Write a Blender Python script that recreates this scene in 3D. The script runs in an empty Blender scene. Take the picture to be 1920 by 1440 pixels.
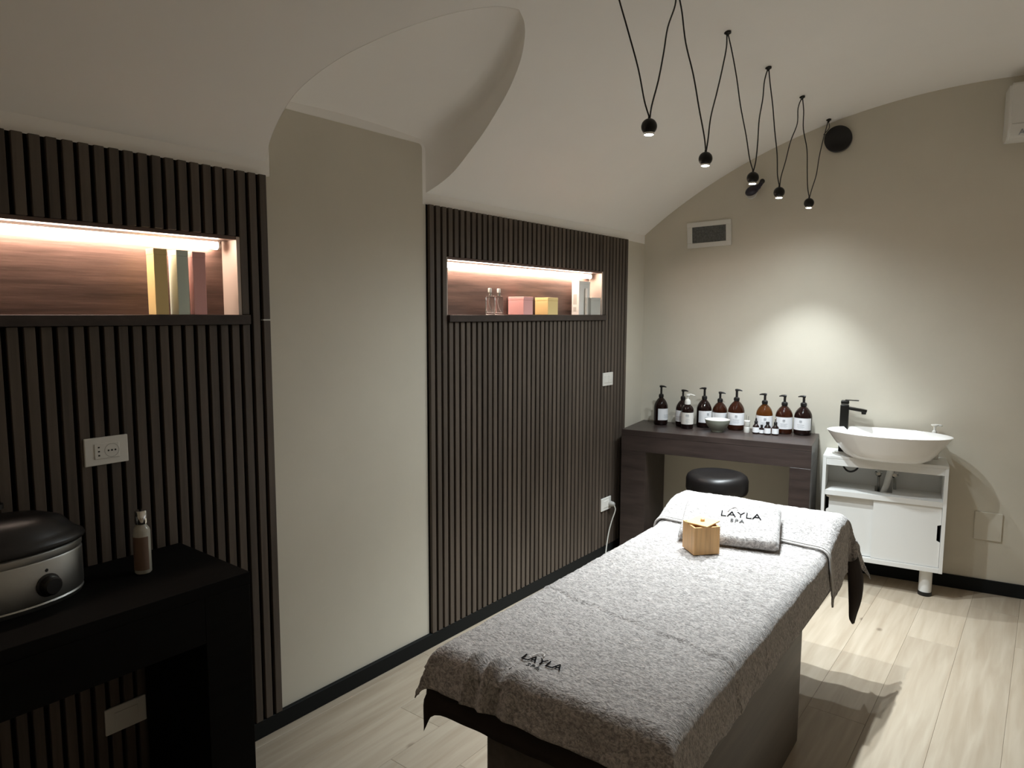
import bpy, bmesh, math, random
import numpy as np
from mathutils import Vector, Matrix, noise

random.seed(7)
S = bpy.context.scene
COL = S.collection
R = math.radians

# ------------------------------------------------------------------ camera
cam_d = bpy.data.cameras.new('camera'); cam = bpy.data.objects.new('camera', cam_d); COL.objects.link(cam)
cam_d.sensor_width = 36.0; cam_d.lens = 36.0 * 1300.0 / 1920.0; cam_d.clip_start = 0.05
RW = ((0.7890, 0.0660, -0.6110), (0.6150, -0.0780, 0.7850), (0.0040, -0.9950, -0.1020))
def ax(i): return Vector((RW[0][i], RW[1][i], RW[2][i]))
_f = ax(2).normalized(); _r = (ax(0) - ax(0).dot(_f) * _f).normalized(); _dn = _f.cross(_r)
M = Matrix.Identity(4)
for k, v in enumerate((_r, -_dn, -_f)):
    for j in range(3): M[j][k] = v[j]
M.translation = Vector((0, 0, 1.55)); cam.matrix_world = M
S.camera = cam

# ------------------------------------------------------------------ light and exposure
S.view_settings.view_transform = 'Standard'; S.view_settings.look = 'None'
S.view_settings.gamma = 1.0; S.view_settings.use_curve_mapping = False
S.view_settings.exposure = 1.78
SPOT_W, SPILL_W, SPOT_COL, LED_E = 33.0, 30.0, (0.885, 0.965, 1.0), 14.0
SPD = (0.08, 0.20, 0.60, 0.26, 0.05)
DIM = (0.40, 0.66, 0.92, 0.92, 0.52)                     # share of spot power per lamp, lower at the bed foot and back wall
w = bpy.data.worlds.new('World'); S.world = w; w.use_nodes = True
w.node_tree.nodes['Background'].inputs[0].default_value = (0.5, 0.45, 0.4, 1)
w.node_tree.nodes['Background'].inputs[1].default_value = 0.0
try:
    S.cycles.max_bounces = 12; S.cycles.diffuse_bounces = 9; S.cycles.glossy_bounces = 4
    S.cycles.transmission_bounces = 10; S.cycles.sample_clamp_indirect = 6.0
except Exception: pass

# ------------------------------------------------------------------ materials
MATS = {}
def mat(name, col, rough=0.6, metal=0.0, spec=0.5, bump=0.0, bscale=60.0, var=0.0, vscale=8.0, stretch=(1, 1, 1),
        trans=0.0, ior=1.45, emit=None, estr=0.0, coat=0.0, rnd=0.0, sheen=0.0, detail=6.0, col2=None):
    if name in MATS: return MATS[name]
    m = bpy.data.materials.new(name); m.use_nodes = True; MATS[name] = m
    nt = m.node_tree; N = nt.nodes; L = nt.links; b = N['Principled BSDF']
    I = b.inputs
    c4 = (col[0], col[1], col[2], 1)
    I['Base Color'].default_value = c4; I['Roughness'].default_value = rough; I['Metallic'].default_value = metal
    I['Specular IOR Level'].default_value = spec; I['IOR'].default_value = ior
    I['Transmission Weight'].default_value = trans; I['Coat Weight'].default_value = coat
    I['Sheen Weight'].default_value = sheen
    if emit: I['Emission Color'].default_value = (*emit, 1); I['Emission Strength'].default_value = estr
    if var or bump or rnd:
        tc = N.new('ShaderNodeTexCoord'); mp = N.new('ShaderNodeMapping'); mp.inputs['Scale'].default_value = stretch
        L.new(tc.outputs['Object'], mp.inputs['Vector'])
    last = None
    if var:
        nz = N.new('ShaderNodeTexNoise'); nz.inputs['Scale'].default_value = vscale; nz.inputs['Detail'].default_value = detail
        nz.inputs['Roughness'].default_value = 0.62
        L.new(mp.outputs[0], nz.inputs['Vector'])
        cr = N.new('ShaderNodeValToRGB')
        lo = col2 if col2 else [max(0, x * (1 - var)) for x in col]; hi = [min(1, x * (1 + var)) for x in col]
        cr.color_ramp.elements[0].position = 0.32; cr.color_ramp.elements[0].color = (*lo, 1)
        cr.color_ramp.elements[1].position = 0.68; cr.color_ramp.elements[1].color = (*hi, 1)
        L.new(nz.outputs['Fac'], cr.inputs[0]); last = cr.outputs[0]; L.new(last, I['Base Color'])
    if rnd:
        oi = N.new('ShaderNodeObjectInfo'); mr = N.new('ShaderNodeMapRange')
        mr.inputs['To Min'].default_value = 1 - rnd; mr.inputs['To Max'].default_value = 1 + rnd
        L.new(oi.outputs['Random'], mr.inputs['Value'])
        hs = N.new('ShaderNodeHueSaturation'); hs.inputs['Color'].default_value = c4
        L.new(mr.outputs[0], hs.inputs['Value'])
        if last: L.new(last, hs.inputs['Color'])
        L.new(hs.outputs[0], I['Base Color'])
    if bump:
        n2 = N.new('ShaderNodeTexNoise'); n2.inputs['Scale'].default_value = bscale; n2.inputs['Detail'].default_value = 5
        L.new(mp.outputs[0], n2.inputs['Vector'])
        bp = N.new('ShaderNodeBump'); bp.inputs['Strength'].default_value = bump; bp.inputs['Distance'].default_value = 0.004
        L.new(n2.outputs['Fac'], bp.inputs['Height']); L.new(bp.outputs[0], I['Normal'])
    return m

TAUPE = mat('taupe_paint', (0.625, 0.588, 0.50), 0.85, spec=0.2, bump=0.10, bscale=35, var=0.03, vscale=2.2)
WHITEP = mat('white_paint', (0.92, 0.90, 0.865), 0.9, spec=0.2, bump=0.10, bscale=25, var=0.015, vscale=1.5)
BLACKP = mat('black_skirting', (0.009, 0.010, 0.010), 0.7, spec=0.2)
SLAT = mat('walnut_slat', (0.085, 0.066, 0.052), 0.5, var=0.28, vscale=30, stretch=(1, 1, 0.05), bump=0.12, bscale=120, rnd=0.12)
FELT = mat('black_felt', (0.008, 0.007, 0.006), 0.95, spec=0.1)
NICHEW = mat('walnut_board', (0.11, 0.066, 0.052), 0.42, var=0.42, vscale=42, stretch=(1, 0.06, 1), bump=0.15, bscale=150)
GLAREW = mat('niche_side_led_glare', (0.50, 0.42, 0.36), 0.5)  # tube glare on the niche sides, put into a paler colour
DARKW = mat('dark_walnut_furniture', (0.036, 0.025, 0.022), 0.38, var=0.30, vscale=30, stretch=(0.08, 0.5, 1), bump=0.06, bscale=120)
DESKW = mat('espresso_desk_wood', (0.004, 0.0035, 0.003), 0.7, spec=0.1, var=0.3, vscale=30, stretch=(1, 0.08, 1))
BEDW = mat('espresso_bed_wood', (0.075, 0.060, 0.049), 0.5, var=0.25, vscale=25, stretch=(1, 0.06, 1))
LEATHER = mat('black_leather', (0.006, 0.005, 0.005), 0.4, bump=0.05, bscale=300)
SHEETM = mat('dark_brown_sheet', (0.030, 0.023, 0.020), 0.85, spec=0.15, bump=0.2, bscale=400)
WLACQ = mat('white_lacquer', (0.72, 0.72, 0.70), 0.35)
CERAM = mat('white_ceramic', (0.80, 0.79, 0.77), 0.08, coat=0.3)
BLKMET = mat('matt_black_metal', (0.012, 0.011, 0.009), 0.35, metal=0.4)
BLKPL = mat('black_plastic', (0.010, 0.009, 0.009), 0.35)
WPLAST = mat('white_plastic', (0.72, 0.71, 0.67), 0.4)
CHROME = mat('chrome', (0.75, 0.75, 0.74), 0.12, metal=1.0)
STEEL = mat('brushed_steel', (0.42, 0.42, 0.40), 0.38, metal=1.0, bump=0.1, bscale=90, stretch=(1, 1, 14))
AMBER = mat('amber_glass', (0.075, 0.022, 0.010), 0.05, trans=0.7, ior=1.4)
AMBERD = mat('dark_amber_glass', (0.016, 0.007, 0.006), 0.05, trans=0.3, ior=1.4)
PAPER = mat('white_label_paper', (0.74, 0.75, 0.77), 0.6)
PAPER2 = mat('cream_label_paper', (0.68, 0.66, 0.62), 0.6)
INK = mat('grey_print', (0.30, 0.32, 0.35), 0.7)
BLACKINK = mat('black_thread', (0.006, 0.006, 0.007), 0.9, spec=0.05)
GREYINK = mat('grey_thread', (0.09, 0.09, 0.09), 0.9, spec=0.1)
PALETHREAD = mat('pale_thread', (0.72, 0.70, 0.68), 0.7)
GLASS = mat('clear_glass', (1, 1, 1), 0.02, trans=1.0, ior=1.45)
BAMBOO = mat('bamboo', (0.62, 0.37, 0.16), 0.45, var=0.16, vscale=60, stretch=(1, 1, 0.06))
BAMBOOL = mat('bamboo_lid', (0.70, 0.47, 0.21), 0.45, var=0.10, vscale=40, stretch=(0.1, 1, 1))
PINK = mat('pink_card', (0.80, 0.42, 0.40), 0.55)
YELLOW = mat('yellow_card', (0.82, 0.62, 0.28), 0.55)
MINT = mat('mint_card', (0.62, 0.70, 0.62), 0.55)
WCARD = mat('white_card', (0.80, 0.78, 0.74), 0.55)
GREYC = mat('grey_card', (0.50, 0.49, 0.45), 0.55)
OLIVE = mat('sage_bowl_glaze', (0.26, 0.28, 0.23), 0.25)
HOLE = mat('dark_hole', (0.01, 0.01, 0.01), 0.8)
VENTG = mat('dusty_grille', (0.16, 0.165, 0.16), 0.7, var=0.5, vscale=90)
PLUM = mat('plum_black_plastic', (0.022, 0.018, 0.030), 0.35)
LEDM = mat('led_diffuser', (1, 1, 1), 0.5, emit=(1.0, 0.80, 0.66), estr=LED_E)
LENS = mat('lamp_lens', (1, 1, 1), 0.3, emit=(0.92, 1.0, 1.0), estr=18.0)
BROWNLBL = mat('brown_label', (0.16, 0.10, 0.07), 0.6)

def floor_mat():
    m = bpy.data.materials.new('pale_oak_plank'); m.use_nodes = True; nt = m.node_tree; N = nt.nodes; L = nt.links
    b = N['Principled BSDF']; b.inputs['Roughness'].default_value = 0.42; b.inputs['Specular IOR Level'].default_value = 0.35
    tc = N.new('ShaderNodeTexCoord'); oi = N.new('ShaderNodeObjectInfo')
    mp = N.new('ShaderNodeMapping'); mp.inputs['Scale'].default_value = (14, 1.0, 1)
    ad = N.new('ShaderNodeVectorMath'); ad.operation = 'ADD'
    mu = N.new('ShaderNodeMath'); mu.operation = 'MULTIPLY'; mu.inputs[1].default_value = 37.0
    L.new(oi.outputs['Random'], mu.inputs[0]); L.new(tc.outputs['Object'], ad.inputs[0]); L.new(mu.outputs[0], ad.inputs[1])
    L.new(ad.outputs[0], mp.inputs['Vector'])
    nz = N.new('ShaderNodeTexNoise'); nz.inputs['Scale'].default_value = 2.2; nz.inputs['Detail'].default_value = 7
    nz.inputs['Distortion'].default_value = 0.5; L.new(mp.outputs[0], nz.inputs['Vector'])
    cr = N.new('ShaderNodeValToRGB'); e = cr.color_ramp.elements
    e[0].position = 0.28; e[0].color = (0.345, 0.28, 0.205, 1); e[1].position = 0.72; e[1].color = (0.45, 0.385, 0.30, 1)
    L.new(nz.outputs['Fac'], cr.inputs[0])
    # knots
    mp2 = N.new('ShaderNodeMapping'); mp2.inputs['Scale'].default_value = (4.2, 2.6, 1); L.new(ad.outputs[0], mp2.inputs['Vector'])
    vo = N.new('ShaderNodeTexVoronoi'); vo.inputs['Scale'].default_value = 1.0; L.new(mp2.outputs[0], vo.inputs['Vector'])
    kr = N.new('ShaderNodeValToRGB'); kr.color_ramp.elements[0].position = 0.022; kr.color_ramp.elements[0].color = (0.16, 0.12, 0.08, 1)
    kr.color_ramp.elements[1].position = 0.075; kr.color_ramp.elements[1].color = (1, 1, 1, 1); L.new(vo.outputs['Distance'], kr.inputs[0])
    mx = N.new('ShaderNodeMix'); mx.data_type = 'RGBA'; mx.blend_type = 'MULTIPLY'; mx.inputs[0].default_value = 0.8
    L.new(cr.outputs[0], mx.inputs[6]); L.new(kr.outputs[0], mx.inputs[7])
    mr = N.new('ShaderNodeMapRange'); mr.inputs['To Min'].default_value = 0.90; mr.inputs['To Max'].default_value = 1.06
    L.new(oi.outputs['Random'], mr.inputs['Value'])
    hs = N.new('ShaderNodeHueSaturation'); L.new(mr.outputs[0], hs.inputs['Value']); L.new(mx.outputs[2], hs.inputs['Color'])
    L.new(hs.outputs[0], b.inputs['Base Color'])
    return m
OAK = floor_mat()

def towel_mat(name, c, fib=1.0):
    m = bpy.data.materials.new(name); m.use_nodes = True; nt = m.node_tree; N = nt.nodes; L = nt.links
    b = N['Principled BSDF']; b.inputs['Roughness'].default_value = 0.95; b.inputs['Specular IOR Level'].default_value = 0.1
    b.inputs['Sheen Weight'].default_value = 0.25; b.inputs['Sheen Roughness'].default_value = 0.5
    tc = N.new('ShaderNodeTexCoord')
    n1 = N.new('ShaderNodeTexNoise'); n1.inputs['Scale'].default_value = 34; n1.inputs['Detail'].default_value = 5; n1.inputs['Distortion'].default_value = 2.2
    mp = N.new('ShaderNodeMapping'); mp.inputs['Scale'].default_value = (1, 1.9, 1); mp.inputs['Rotation'].default_value = (0, 0, 0.35)
    L.new(tc.outputs['Object'], mp.inputs[0]); L.new(mp.outputs[0], n1.inputs['Vector'])
    n2 = N.new('ShaderNodeTexNoise'); n2.inputs['Scale'].default_value = 130; n2.inputs['Detail'].default_value = 3; n2.inputs['Distortion'].default_value = 0.8
    L.new(mp.outputs[0], n2.inputs['Vector'])
    ad = N.new('ShaderNodeMath'); ad.operation = 'ADD'; L.new(n1.outputs['Fac'], ad.inputs[0]); L.new(n2.outputs['Fac'], ad.inputs[1])
    cr = N.new('ShaderNodeValToRGB'); e = cr.color_ramp.elements
    e[0].position = 0.41; e[0].color = (c[0] * .52, c[1] * .52, c[2] * .52, 1); e[1].position = 0.60; e[1].color = (c[0] * 1.18, c[1] * 1.18, c[2] * 1.18, 1)
    hf = N.new('ShaderNodeMath'); hf.operation = 'MULTIPLY'; hf.inputs[1].default_value = 0.5; L.new(ad.outputs[0], hf.inputs[0])
    L.new(hf.outputs[0], cr.inputs[0]); L.new(cr.outputs[0], b.inputs['Base Color'])
    bp = N.new('ShaderNodeBump'); bp.inputs['Strength'].default_value = 1.0 * fib; bp.inputs['Distance'].default_value = 0.009
    L.new(hf.outputs[0], bp.inputs['Height']); L.new(bp.outputs[0], b.inputs['Normal'])
    return m
TOWEL = towel_mat('grey_plush_towel', (0.48, 0.452, 0.435))
TOWELB = mat('towel_hem_band', (0.55, 0.53, 0.51), 0.8)

# ------------------------------------------------------------------ mesh helpers
def new(): return bmesh.new()
def xf(bm, mtx, verts=None): bmesh.ops.transform(bm, matrix=mtx, verts=verts or bm.verts[:])
def T(x, y, z): return Matrix.Translation((x, y, z))
def RZ(a): return Matrix.Rotation(a, 4, 'Z')
def RX(a): return Matrix.Rotation(a, 4, 'X')
def RY(a): return Matrix.Rotation(a, 4, 'Y')

def box(bm, x0, x1, y0, y1, z0, z1, bev=0.0, seg=2):
    r = bmesh.ops.create_cube(bm, size=1.0)
    vs = r['verts']
    for v in vs:
        v.co = Vector((x0 + (v.co.x + .5) * (x1 - x0), y0 + (v.co.y + .5) * (y1 - y0), z0 + (v.co.z + .5) * (z1 - z0)))
    if bev:
        es = list({e for v in vs for e in v.link_edges})
        r2 = bmesh.ops.bevel(bm, geom=es, offset=bev, segments=seg, affect='EDGES', profile=0.5)
        vs = list({v for f in r2['faces'] for v in f.verts} | {v for v in vs if v.is_valid})
    return vs

def lathe(bm, prof, n=32, sx=1.0, sy=1.0, cx=0.0, cy=0.0):
    rings = []; out = []
    for r, z in prof:
        if r < 1e-5: rings.append([bm.verts.new((cx, cy, z))])
        else: rings.append([bm.verts.new((cx + sx * r * math.cos(2 * math.pi * i / n), cy + sy * r * math.sin(2 * math.pi * i / n), z)) for i in range(n)])
        out += rings[-1]
    for a, b in zip(rings, rings[1:]):
        for i in range(n):
            j = (i + 1) % n
            if len(a) == 1 and len(b) == 1: continue
            if len(a) == 1: bm.faces.new((a[0], b[i], b[j]))
            elif len(b) == 1: bm.faces.new((a[i], a[j], b[0]))
            else: bm.faces.new((a[i], a[j], b[j], b[i]))
    return out

def tube(bm, pts, r, n=8, cap=True):
    pts = [Vector(p) for p in pts]; rings = []
    prev = None
    for k, p in enumerate(pts):
        d = (pts[min(k + 1, len(pts) - 1)] - pts[max(k - 1, 0)]).normalized()
        if prev is None:
            a = Vector((0, 0, 1)) if abs(d.z) < 0.9 else Vector((1, 0, 0))
            u = d.cross(a).normalized()
        else:
            u = (prev - prev.dot(d) * d).normalized()
        prev = u; v = d.cross(u)
        rr = r[k] if isinstance(r, (list, tuple)) else r
        rings.append([bm.verts.new(p + rr * (u * math.cos(2 * math.pi * i / n) + v * math.sin(2 * math.pi * i / n))) for i in range(n)])
    for a, b in zip(rings, rings[1:]):
        for i in range(n): bm.faces.new((a[i], a[(i + 1) % n], b[(i + 1) % n], b[i]))
    if cap:
        bm.faces.new(rings[0][::-1]); bm.faces.new(rings[-1])
    return [v for q in rings for v in q]

def prism(bm, poly, depth):            # poly: 3D points, depth: vector
    a = [bm.verts.new(Vector(p)) for p in poly]; d = Vector(depth); b = [bm.verts.new(v.co + d) for v in a]
    n = len(a); bm.faces.new(a); bm.faces.new(b[::-1])
    for i in range(n): bm.faces.new((a[i], b[i], b[(i + 1) % n], a[(i + 1) % n]))
    return a + b

def smooth_curve(pts, m=8):
    pts = [Vector(p) for p in pts]; out = []
    for i in range(len(pts) - 1):
        p0 = pts[max(i - 1, 0)]; p1 = pts[i]; p2 = pts[i + 1]; p3 = pts[min(i + 2, len(pts) - 1)]
        for k in range(m):
            t = k / m
            out.append(0.5 * ((2 * p1) + (p2 - p0) * t + (2 * p0 - 5 * p1 + 4 * p2 - p3) * t * t + (3 * p1 - p0 - 3 * p2 + p3) * t ** 3))
    out.append(pts[-1]); return out

def link(name, bm, m, parent=None, world=True, smooth=False, angle=None, recalc=True):
    if recalc: bmesh.ops.recalc_face_normals(bm, faces=bm.faces[:])
    me = bpy.data.meshes.new(name); bm.to_mesh(me); bm.free()
    for x in (m if isinstance(m, (list, tuple)) else [m]): me.materials.append(x)
    if smooth or angle:
        me.polygons.foreach_set('use_smooth', [True] * len(me.polygons))
        if angle:
            try: me.set_sharp_from_angle(angle=R(angle))
            except Exception: pass
    o = bpy.data.objects.new(name, me); COL.objects.link(o)
    if parent is not None:
        o.parent = parent
        if world:
            o.matrix_parent_inverse = WM(parent).inverted()
    return o
def WM(o):
    m = o.matrix_basis.copy()
    if o.parent is not None: m = WM(o.parent) @ o.matrix_parent_inverse @ m
    return m
def tag(o, label, cat, group=None, kind=None):
    o['label'] = label; o['category'] = cat
    if group: o['group'] = group
    if kind: o['kind'] = kind
    return o
def thing(name, loc, label, cat, group=None, rz=0.0):
    o = bpy.data.objects.new(name, None); COL.objects.link(o); o.location = loc; o.rotation_euler = (0, 0, rz)
    o.empty_display_size = 0.05
    return tag(o, label, cat, group)
def struct(name, bm, m, label, cat, **k):
    return tag(link(name, bm, m, **k), label, cat, kind='structure')
def dup(root, loc, rz, label):
    r = root.copy(); COL.objects.link(r); r.location = loc; r.rotation_euler = (0, 0, rz); r['label'] = label
    for ch in list(root.children):
        c = ch.copy(); COL.objects.link(c); c.parent = r
        for g in ch.children:
            d = g.copy(); COL.objects.link(d); d.parent = c
    return r

# ------------------------------------------------------------------ room geometry
XL, XR, YF = -2.20, 1.738, -1.6
SL = 0.1645                                          # slope of the back wall in plan
def yback(x): return 4.272 + (x + 2.18) * SL
BA = math.atan(SL)
BU = Vector((math.cos(BA), math.sin(BA), 0)); BO = Vector((math.sin(BA), -math.cos(BA), 0))   # along wall, out of wall
B0 = Vector((-2.18, 4.272, 0))
def B(s, t, z): return B0 + BU * s + BO * t + Vector((0, 0, z))
def bmat():                                          # frame (s, -t, z): right-handed
    m = Matrix.Identity(4)
    for j in range(3): m[j][0] = BU[j]; m[j][1] = -BO[j]
    m.translation = B0; return m
BM = bmat()
def bbox(bm, s0, s1, t0, t1, z0, z1, bev=0.0, seg=2):
    vs = box(bm, s0, s1, -t1, -t0, z0, z1, bev, seg); xf(bm, BM, vs); return vs
VC, VZ, VR = -0.2308, -0.2557, 3.0472
def vz(x): return VZ + math.sqrt(max(VR * VR - (x - VC) ** 2, 0))

# floor with planks
bm = new(); box(bm, XL - .1, XR + .1, YF - .1, 5.05, -0.10, -0.013)
floor = struct('floor', bm, mat('subfloor', (0.30, 0.24, 0.17), 0.8), 'pale oak plank floor of the treatment room', 'floor')
x = -0.255 - 0.21 * 10
while x < XR:
    x0, x1 = max(x, XL), min(x + 0.21, XR); ymax = yback(x1) - 0.005
    y = YF - random.uniform(0, 1.6)
    if abs(x + 0.255) < 0.02: y = 1.0
    ys = []
    yy = YF - random.uniform(0.0, 1.7)
    while yy < ymax:
        y0, y1 = max(yy, YF), min(yy + 2.0, ymax)
        if y1 - y0 > 0.05:
            bm = new(); box(bm, x0 + .0003, x1 - .0003, y0 + .0003, y1 - .0003, -0.0135, 0.0, 0.0006, 1)
            link('plank', bm, OAK, floor)
        yy += 2.0
    x += 0.21

# back wall
xs = np.linspace(XL - .001, XR, 60)
poly = [(XL - .1, yback(XL - .1), -0.1), (XR + .1, yback(XR + .1), -0.1)] + [(float(q), yback(float(q)), vz(float(q)) + 0.002) for q in [XR + .1] + list(xs[::-1]) + [XL - .1]]
bm = new(); prism(bm, poly, tuple(-BO * 0.1))
wall_back = struct('wall_back', bm, TAUPE, 'taupe back wall rising into the arch of the vault', 'wall')
# right and front wall (out of view)
bm = new(); box(bm, XR, XR + .1, YF - .1, 5.0, -0.1, vz(XR) + .02)
struct('wall_right', bm, WHITEP, 'white side wall on the far side of the bed', 'wall')
pf = [(XL - .1, YF, -0.1), (XR + .1, YF, -0.1)] + [(float(q), YF, vz(float(q))) for q in xs[::-1]]
bm = new(); prism(bm, pf, (0, -0.1, 0))
struct('wall_front', bm, TAUPE, 'taupe end wall behind the desk end of the room', 'wall')

# left wall: white plaster with taupe paint
P1, P2 = (0.30, 1.42), (2.205, 4.015)                # slatted panels along Y
ZP = 2.02
ZL0 = 2.293
bm = new()
box(bm, XL - .1, XL, YF - .1, P1[0], -0.1, vz(XL) + .01)
box(bm, XL - .1, XL, P1[0], P1[1], ZP - .02, vz(XL) + .01)
box(bm, XL - .1, XL, P1[1], P2[0] + .003, -0.1, ZL0 + .016)
box(bm, XL - .1, XL, P2[0] + .003, yback(XL) + .1, ZP - .02, vz(XL) + .01)
box(bm, XL - .1, XL, P2[1], yback(XL) + .1, -0.1, ZP - .02)
box(bm, XL - .16, XL - .1, YF, yback(XL), -0.1, 2.3)
nw = len(bm.faces)
def lw(poly): prism(bm, [(XL, a, b) for a, b in poly], (0.0015, 0, 0))
lw([(YF, 0), (P1[0], 0), (P1[0], ZP), (YF, ZP)])
cpts = [(2.187, 2.02), (2.186, 2.225)] + [(2.166 + .02 * math.cos(a), 2.251 + .02 * math.sin(a)) for a in np.linspace(0, math.pi / 2, 6)]
lw([(P1[1], 0), (P2[0], 0), (P2[0], 2.018)] + cpts + [(1.512, 2.267), (1.478, 2.215), (1.441, 2.15), (1.442, 2.02), (P1[1], 2.018)])
lw([(P2[1], 0), (yback(XL), 0), (yback(XL), 2.012), (P2[1], 2.018)])
bm.faces.ensure_lookup_table()
for f in bm.faces[nw:]: f.material_index = 1
wall_left = struct('wall_left', bm, [WHITEP, TAUPE], 'white plaster wall with taupe paint between the slatted panels', 'wall')

# ceiling: barrel vault with lunette
yRd = [(-2.2, 2.208), (-2.15, 2.248), (-2.08, 2.272), (-1.963, 2.262), (-1.90, 2.25), (-1.815, 2.221), (-1.711, 2.174), (-1.604, 2.101), (-1.521, 2.019), (-1.475, 1.954), (-1.449, 1.893)]
yLd = [(-2.2, 1.43), (-2.12, 1.398), (-1.999, 1.388), (-1.914, 1.408), (-1.82, 1.456), (-1.736, 1.518), (-1.658, 1.585), (-1.555, 1.69), (-1.475, 1.804), (-1.449, 1.885)]
zLd = [(-2.2, 2.293), (-2.15, 2.345), (-2.07, 2.385), (-1.96, 2.424), (-1.85, 2.471), (-1.75, 2.513), (-1.65, 2.548), (-1.56, 2.568), (-1.49, 2.560), (-1.449, 2.542)]
def dense(d):
    q = smooth_curve([(a, b, 0) for a, b in d], 10); return np.array([v.x for v in q]), np.array([v.y for v in q])
def itp(d):
    X, Y = dense(d); return lambda q: float(np.interp(q, X, Y))
yR, yL, zL = itp(yRd), itp(yLd), itp(zLd)
XT = -1.449
rows = list(np.linspace(XL, XT - .03, 34)) + [XT - .02, XT - .01, XT - .004, XT]
bm = new()
def row(x, ys): return [bm.verts.new((x, yy, vz(x))) for yy in ys]
def strip(rows_): 
    for a, b in zip(rows_, rows_[1:]):
        for i in range(len(a) - 1): bm.faces.new((a[i], a[i + 1], b[i + 1], b[i]))
def vrow_a(x): e = yL(x); return [YF + (e - YF) * k / 6 for k in range(7)]
def vrow_b(x): s_ = yR(x); e = yback(x); return [s_ + (e - s_) * k / 6 for k in range(7)]
strip([row(q, vrow_a(q)) for q in rows]); strip([row(q, vrow_b(q)) for q in rows])
rest = np.linspace(XT, XR, 60)
tip = (yL(XT) + yR(XT)) / 2
strip([row(float(q), [YF + (tip - YF) * k / 6 for k in range(6)] + [tip + (yback(float(q)) - tip) * k / 6 for k in range(7)]) for q in rest])
bmesh.ops.remove_doubles(bm, verts=bm.verts[:], dist=0.0005)
# thickness upwards so the shell is solid
ceiling = struct('ceiling', bm, WHITEP, 'white plaster barrel vault with a pointed lunette', 'ceiling', smooth=True)
bm = new()
LR = []
for q in rows:
    a, b, t = yL(q), yR(q), zL(q); zb = vz(q); h = max(t - zb, 0.002)
    fr = min(0.05, 0.45 * h, 0.3 * (b - a) + .0005)
    pts = [(b, zb - .001), (b, t - fr)]
    for k in range(1, 6):
        th = k / 6 * math.pi / 2; pts.append((b - fr + fr * math.cos(th), t - fr + fr * math.sin(th)))
    for k in range(0, 9):
        yy = b - fr + (a + fr - b + fr) * k / 8; pts.append((yy, t + 0.012 * math.sin(math.pi * k / 8)))
    for k in range(1, 6):
        th = k / 6 * math.pi / 2; pts.append((a + fr - fr * math.sin(th), t - fr + fr * math.cos(th)))
    pts += [(a, t - fr), (a, zb - .001)]
    LR.append([bm.verts.new((q, yy, zz)) for yy, zz in pts])
strip(LR)
lun = link('lunette', bm, WHITEP, ceiling, smooth=True)

# skirting boards
bm = new(); box(bm, XL, XL + .018, P1[1] - 1.12, P2[1] + .25, 0, 0.066, .002, 1); box(bm, XL, XL + .018, YF, P1[1] - 1.12, 0, .066, .002, 1)
struct('baseboard_left', bm, BLACKP, 'black skirting along the panelled wall', 'skirting')
bm = new(); bbox(bm, 0.0, 4.02, 0.0, 0.014, 0.0, 0.075, .002, 1)
struct('baseboard_back', bm, BLACKP, 'black skirting along the back wall', 'skirting')

# ------------------------------------------------------------------ slatted panels
XS = -2.18                                           # front of the slats
def panel(name, Y0, Y1, N0, N1, label, zn=(1.54, 1.79), full_left=None):
    t = thing(name, (XL, (Y0 + Y1) / 2, 0.066), label, 'wall panel', 'slatted wall panels')
    n = int(round((Y1 - Y0) / 0.04)); pitch = (Y1 - Y0 - .04) / (n - 1)
    N1 = min((Y0 + .02 + k * pitch - .0135 for k in range(n)), key=lambda a: abs(a - N1 - .012)) - .012
    bm = new(); box(bm, XL - .02, XL + .004, Y0, Y1, 0.067, 1.512)
    link('lower_backing_board', bm, FELT, t)
    bm = new(); box(bm, XL - .02, XL + .004, Y0, Y1, 1.792, ZP)
    link('upper_backing_board', bm, FELT, t)
    for a, b in ((Y0, N0 - .002), (N1 + .002, Y1)):
        bm = new(); box(bm, XL - .02, XL + .004, a, b, 1.512, 1.792); link('side_backing_board', bm, FELT, t)
    bm = new(); box(bm, -2.287, -2.275, N0 - .01, N1 + .01, 1.50, 1.83); link('niche_back', bm, NICHEW, t)
    for yy in (N0 - .012, N1):
        bm = new(); box(bm, -2.276, XS - .002, yy, yy + .012, 1.535, 1.80); link('niche_side', bm, GLAREW, t)
    bm = new(); box(bm, -2.276, XS - .004, N0 - .012, N1 + .012, 1.79, 1.802); link('niche_top', bm, NICHEW, t)
    bm = new(); box(bm, -2.276, XS + .015, N0 - .004, N1 + .035, 1.508, 1.54, .0015, 1); link('niche_shelf', bm, DARKW, t)
    for k in range(n):
        c = Y0 + 0.02 + k * pitch; a, b = c - .0135, c + .0135
        spans = [(0.067, ZP)] if (b < N0 - .002 or a > N1 + .008) else [(0.067, 1.507), (1.803, ZP)]
        if b > Y1 - .03 and Y1 < 2: spans = [(0.067, 1.5195), (1.5245, ZP)]
        if a > N1 and a < N1 + .035 + .002 and len(spans) == 1: spans = [(0.067, 1.507), (1.541, ZP)]
        for z0, z1 in spans:
            bm = new(); box(bm, XL + .004, XS, a, b, z0, z1, .0015, 1); link('slat', bm, SLAT, t)
    if Y1 < 2:
        bm = new(); box(bm, XL + .004, XS - .001, Y1 - .034, Y1 - .006, 1.5198, 1.5242); link('joint_strip', bm, WPLAST, t)
    return t
panel('slatted_panel', P1[0], P1[1], 0.42, 1.295, 'dark slatted wood panel behind the desk, niche holding three slim boxes')
panel('slatted_panel', P2[0], P2[1], 2.325, 3.672, 'dark slatted wood panel between pillar and back corner, niche holding perfumes')

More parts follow.
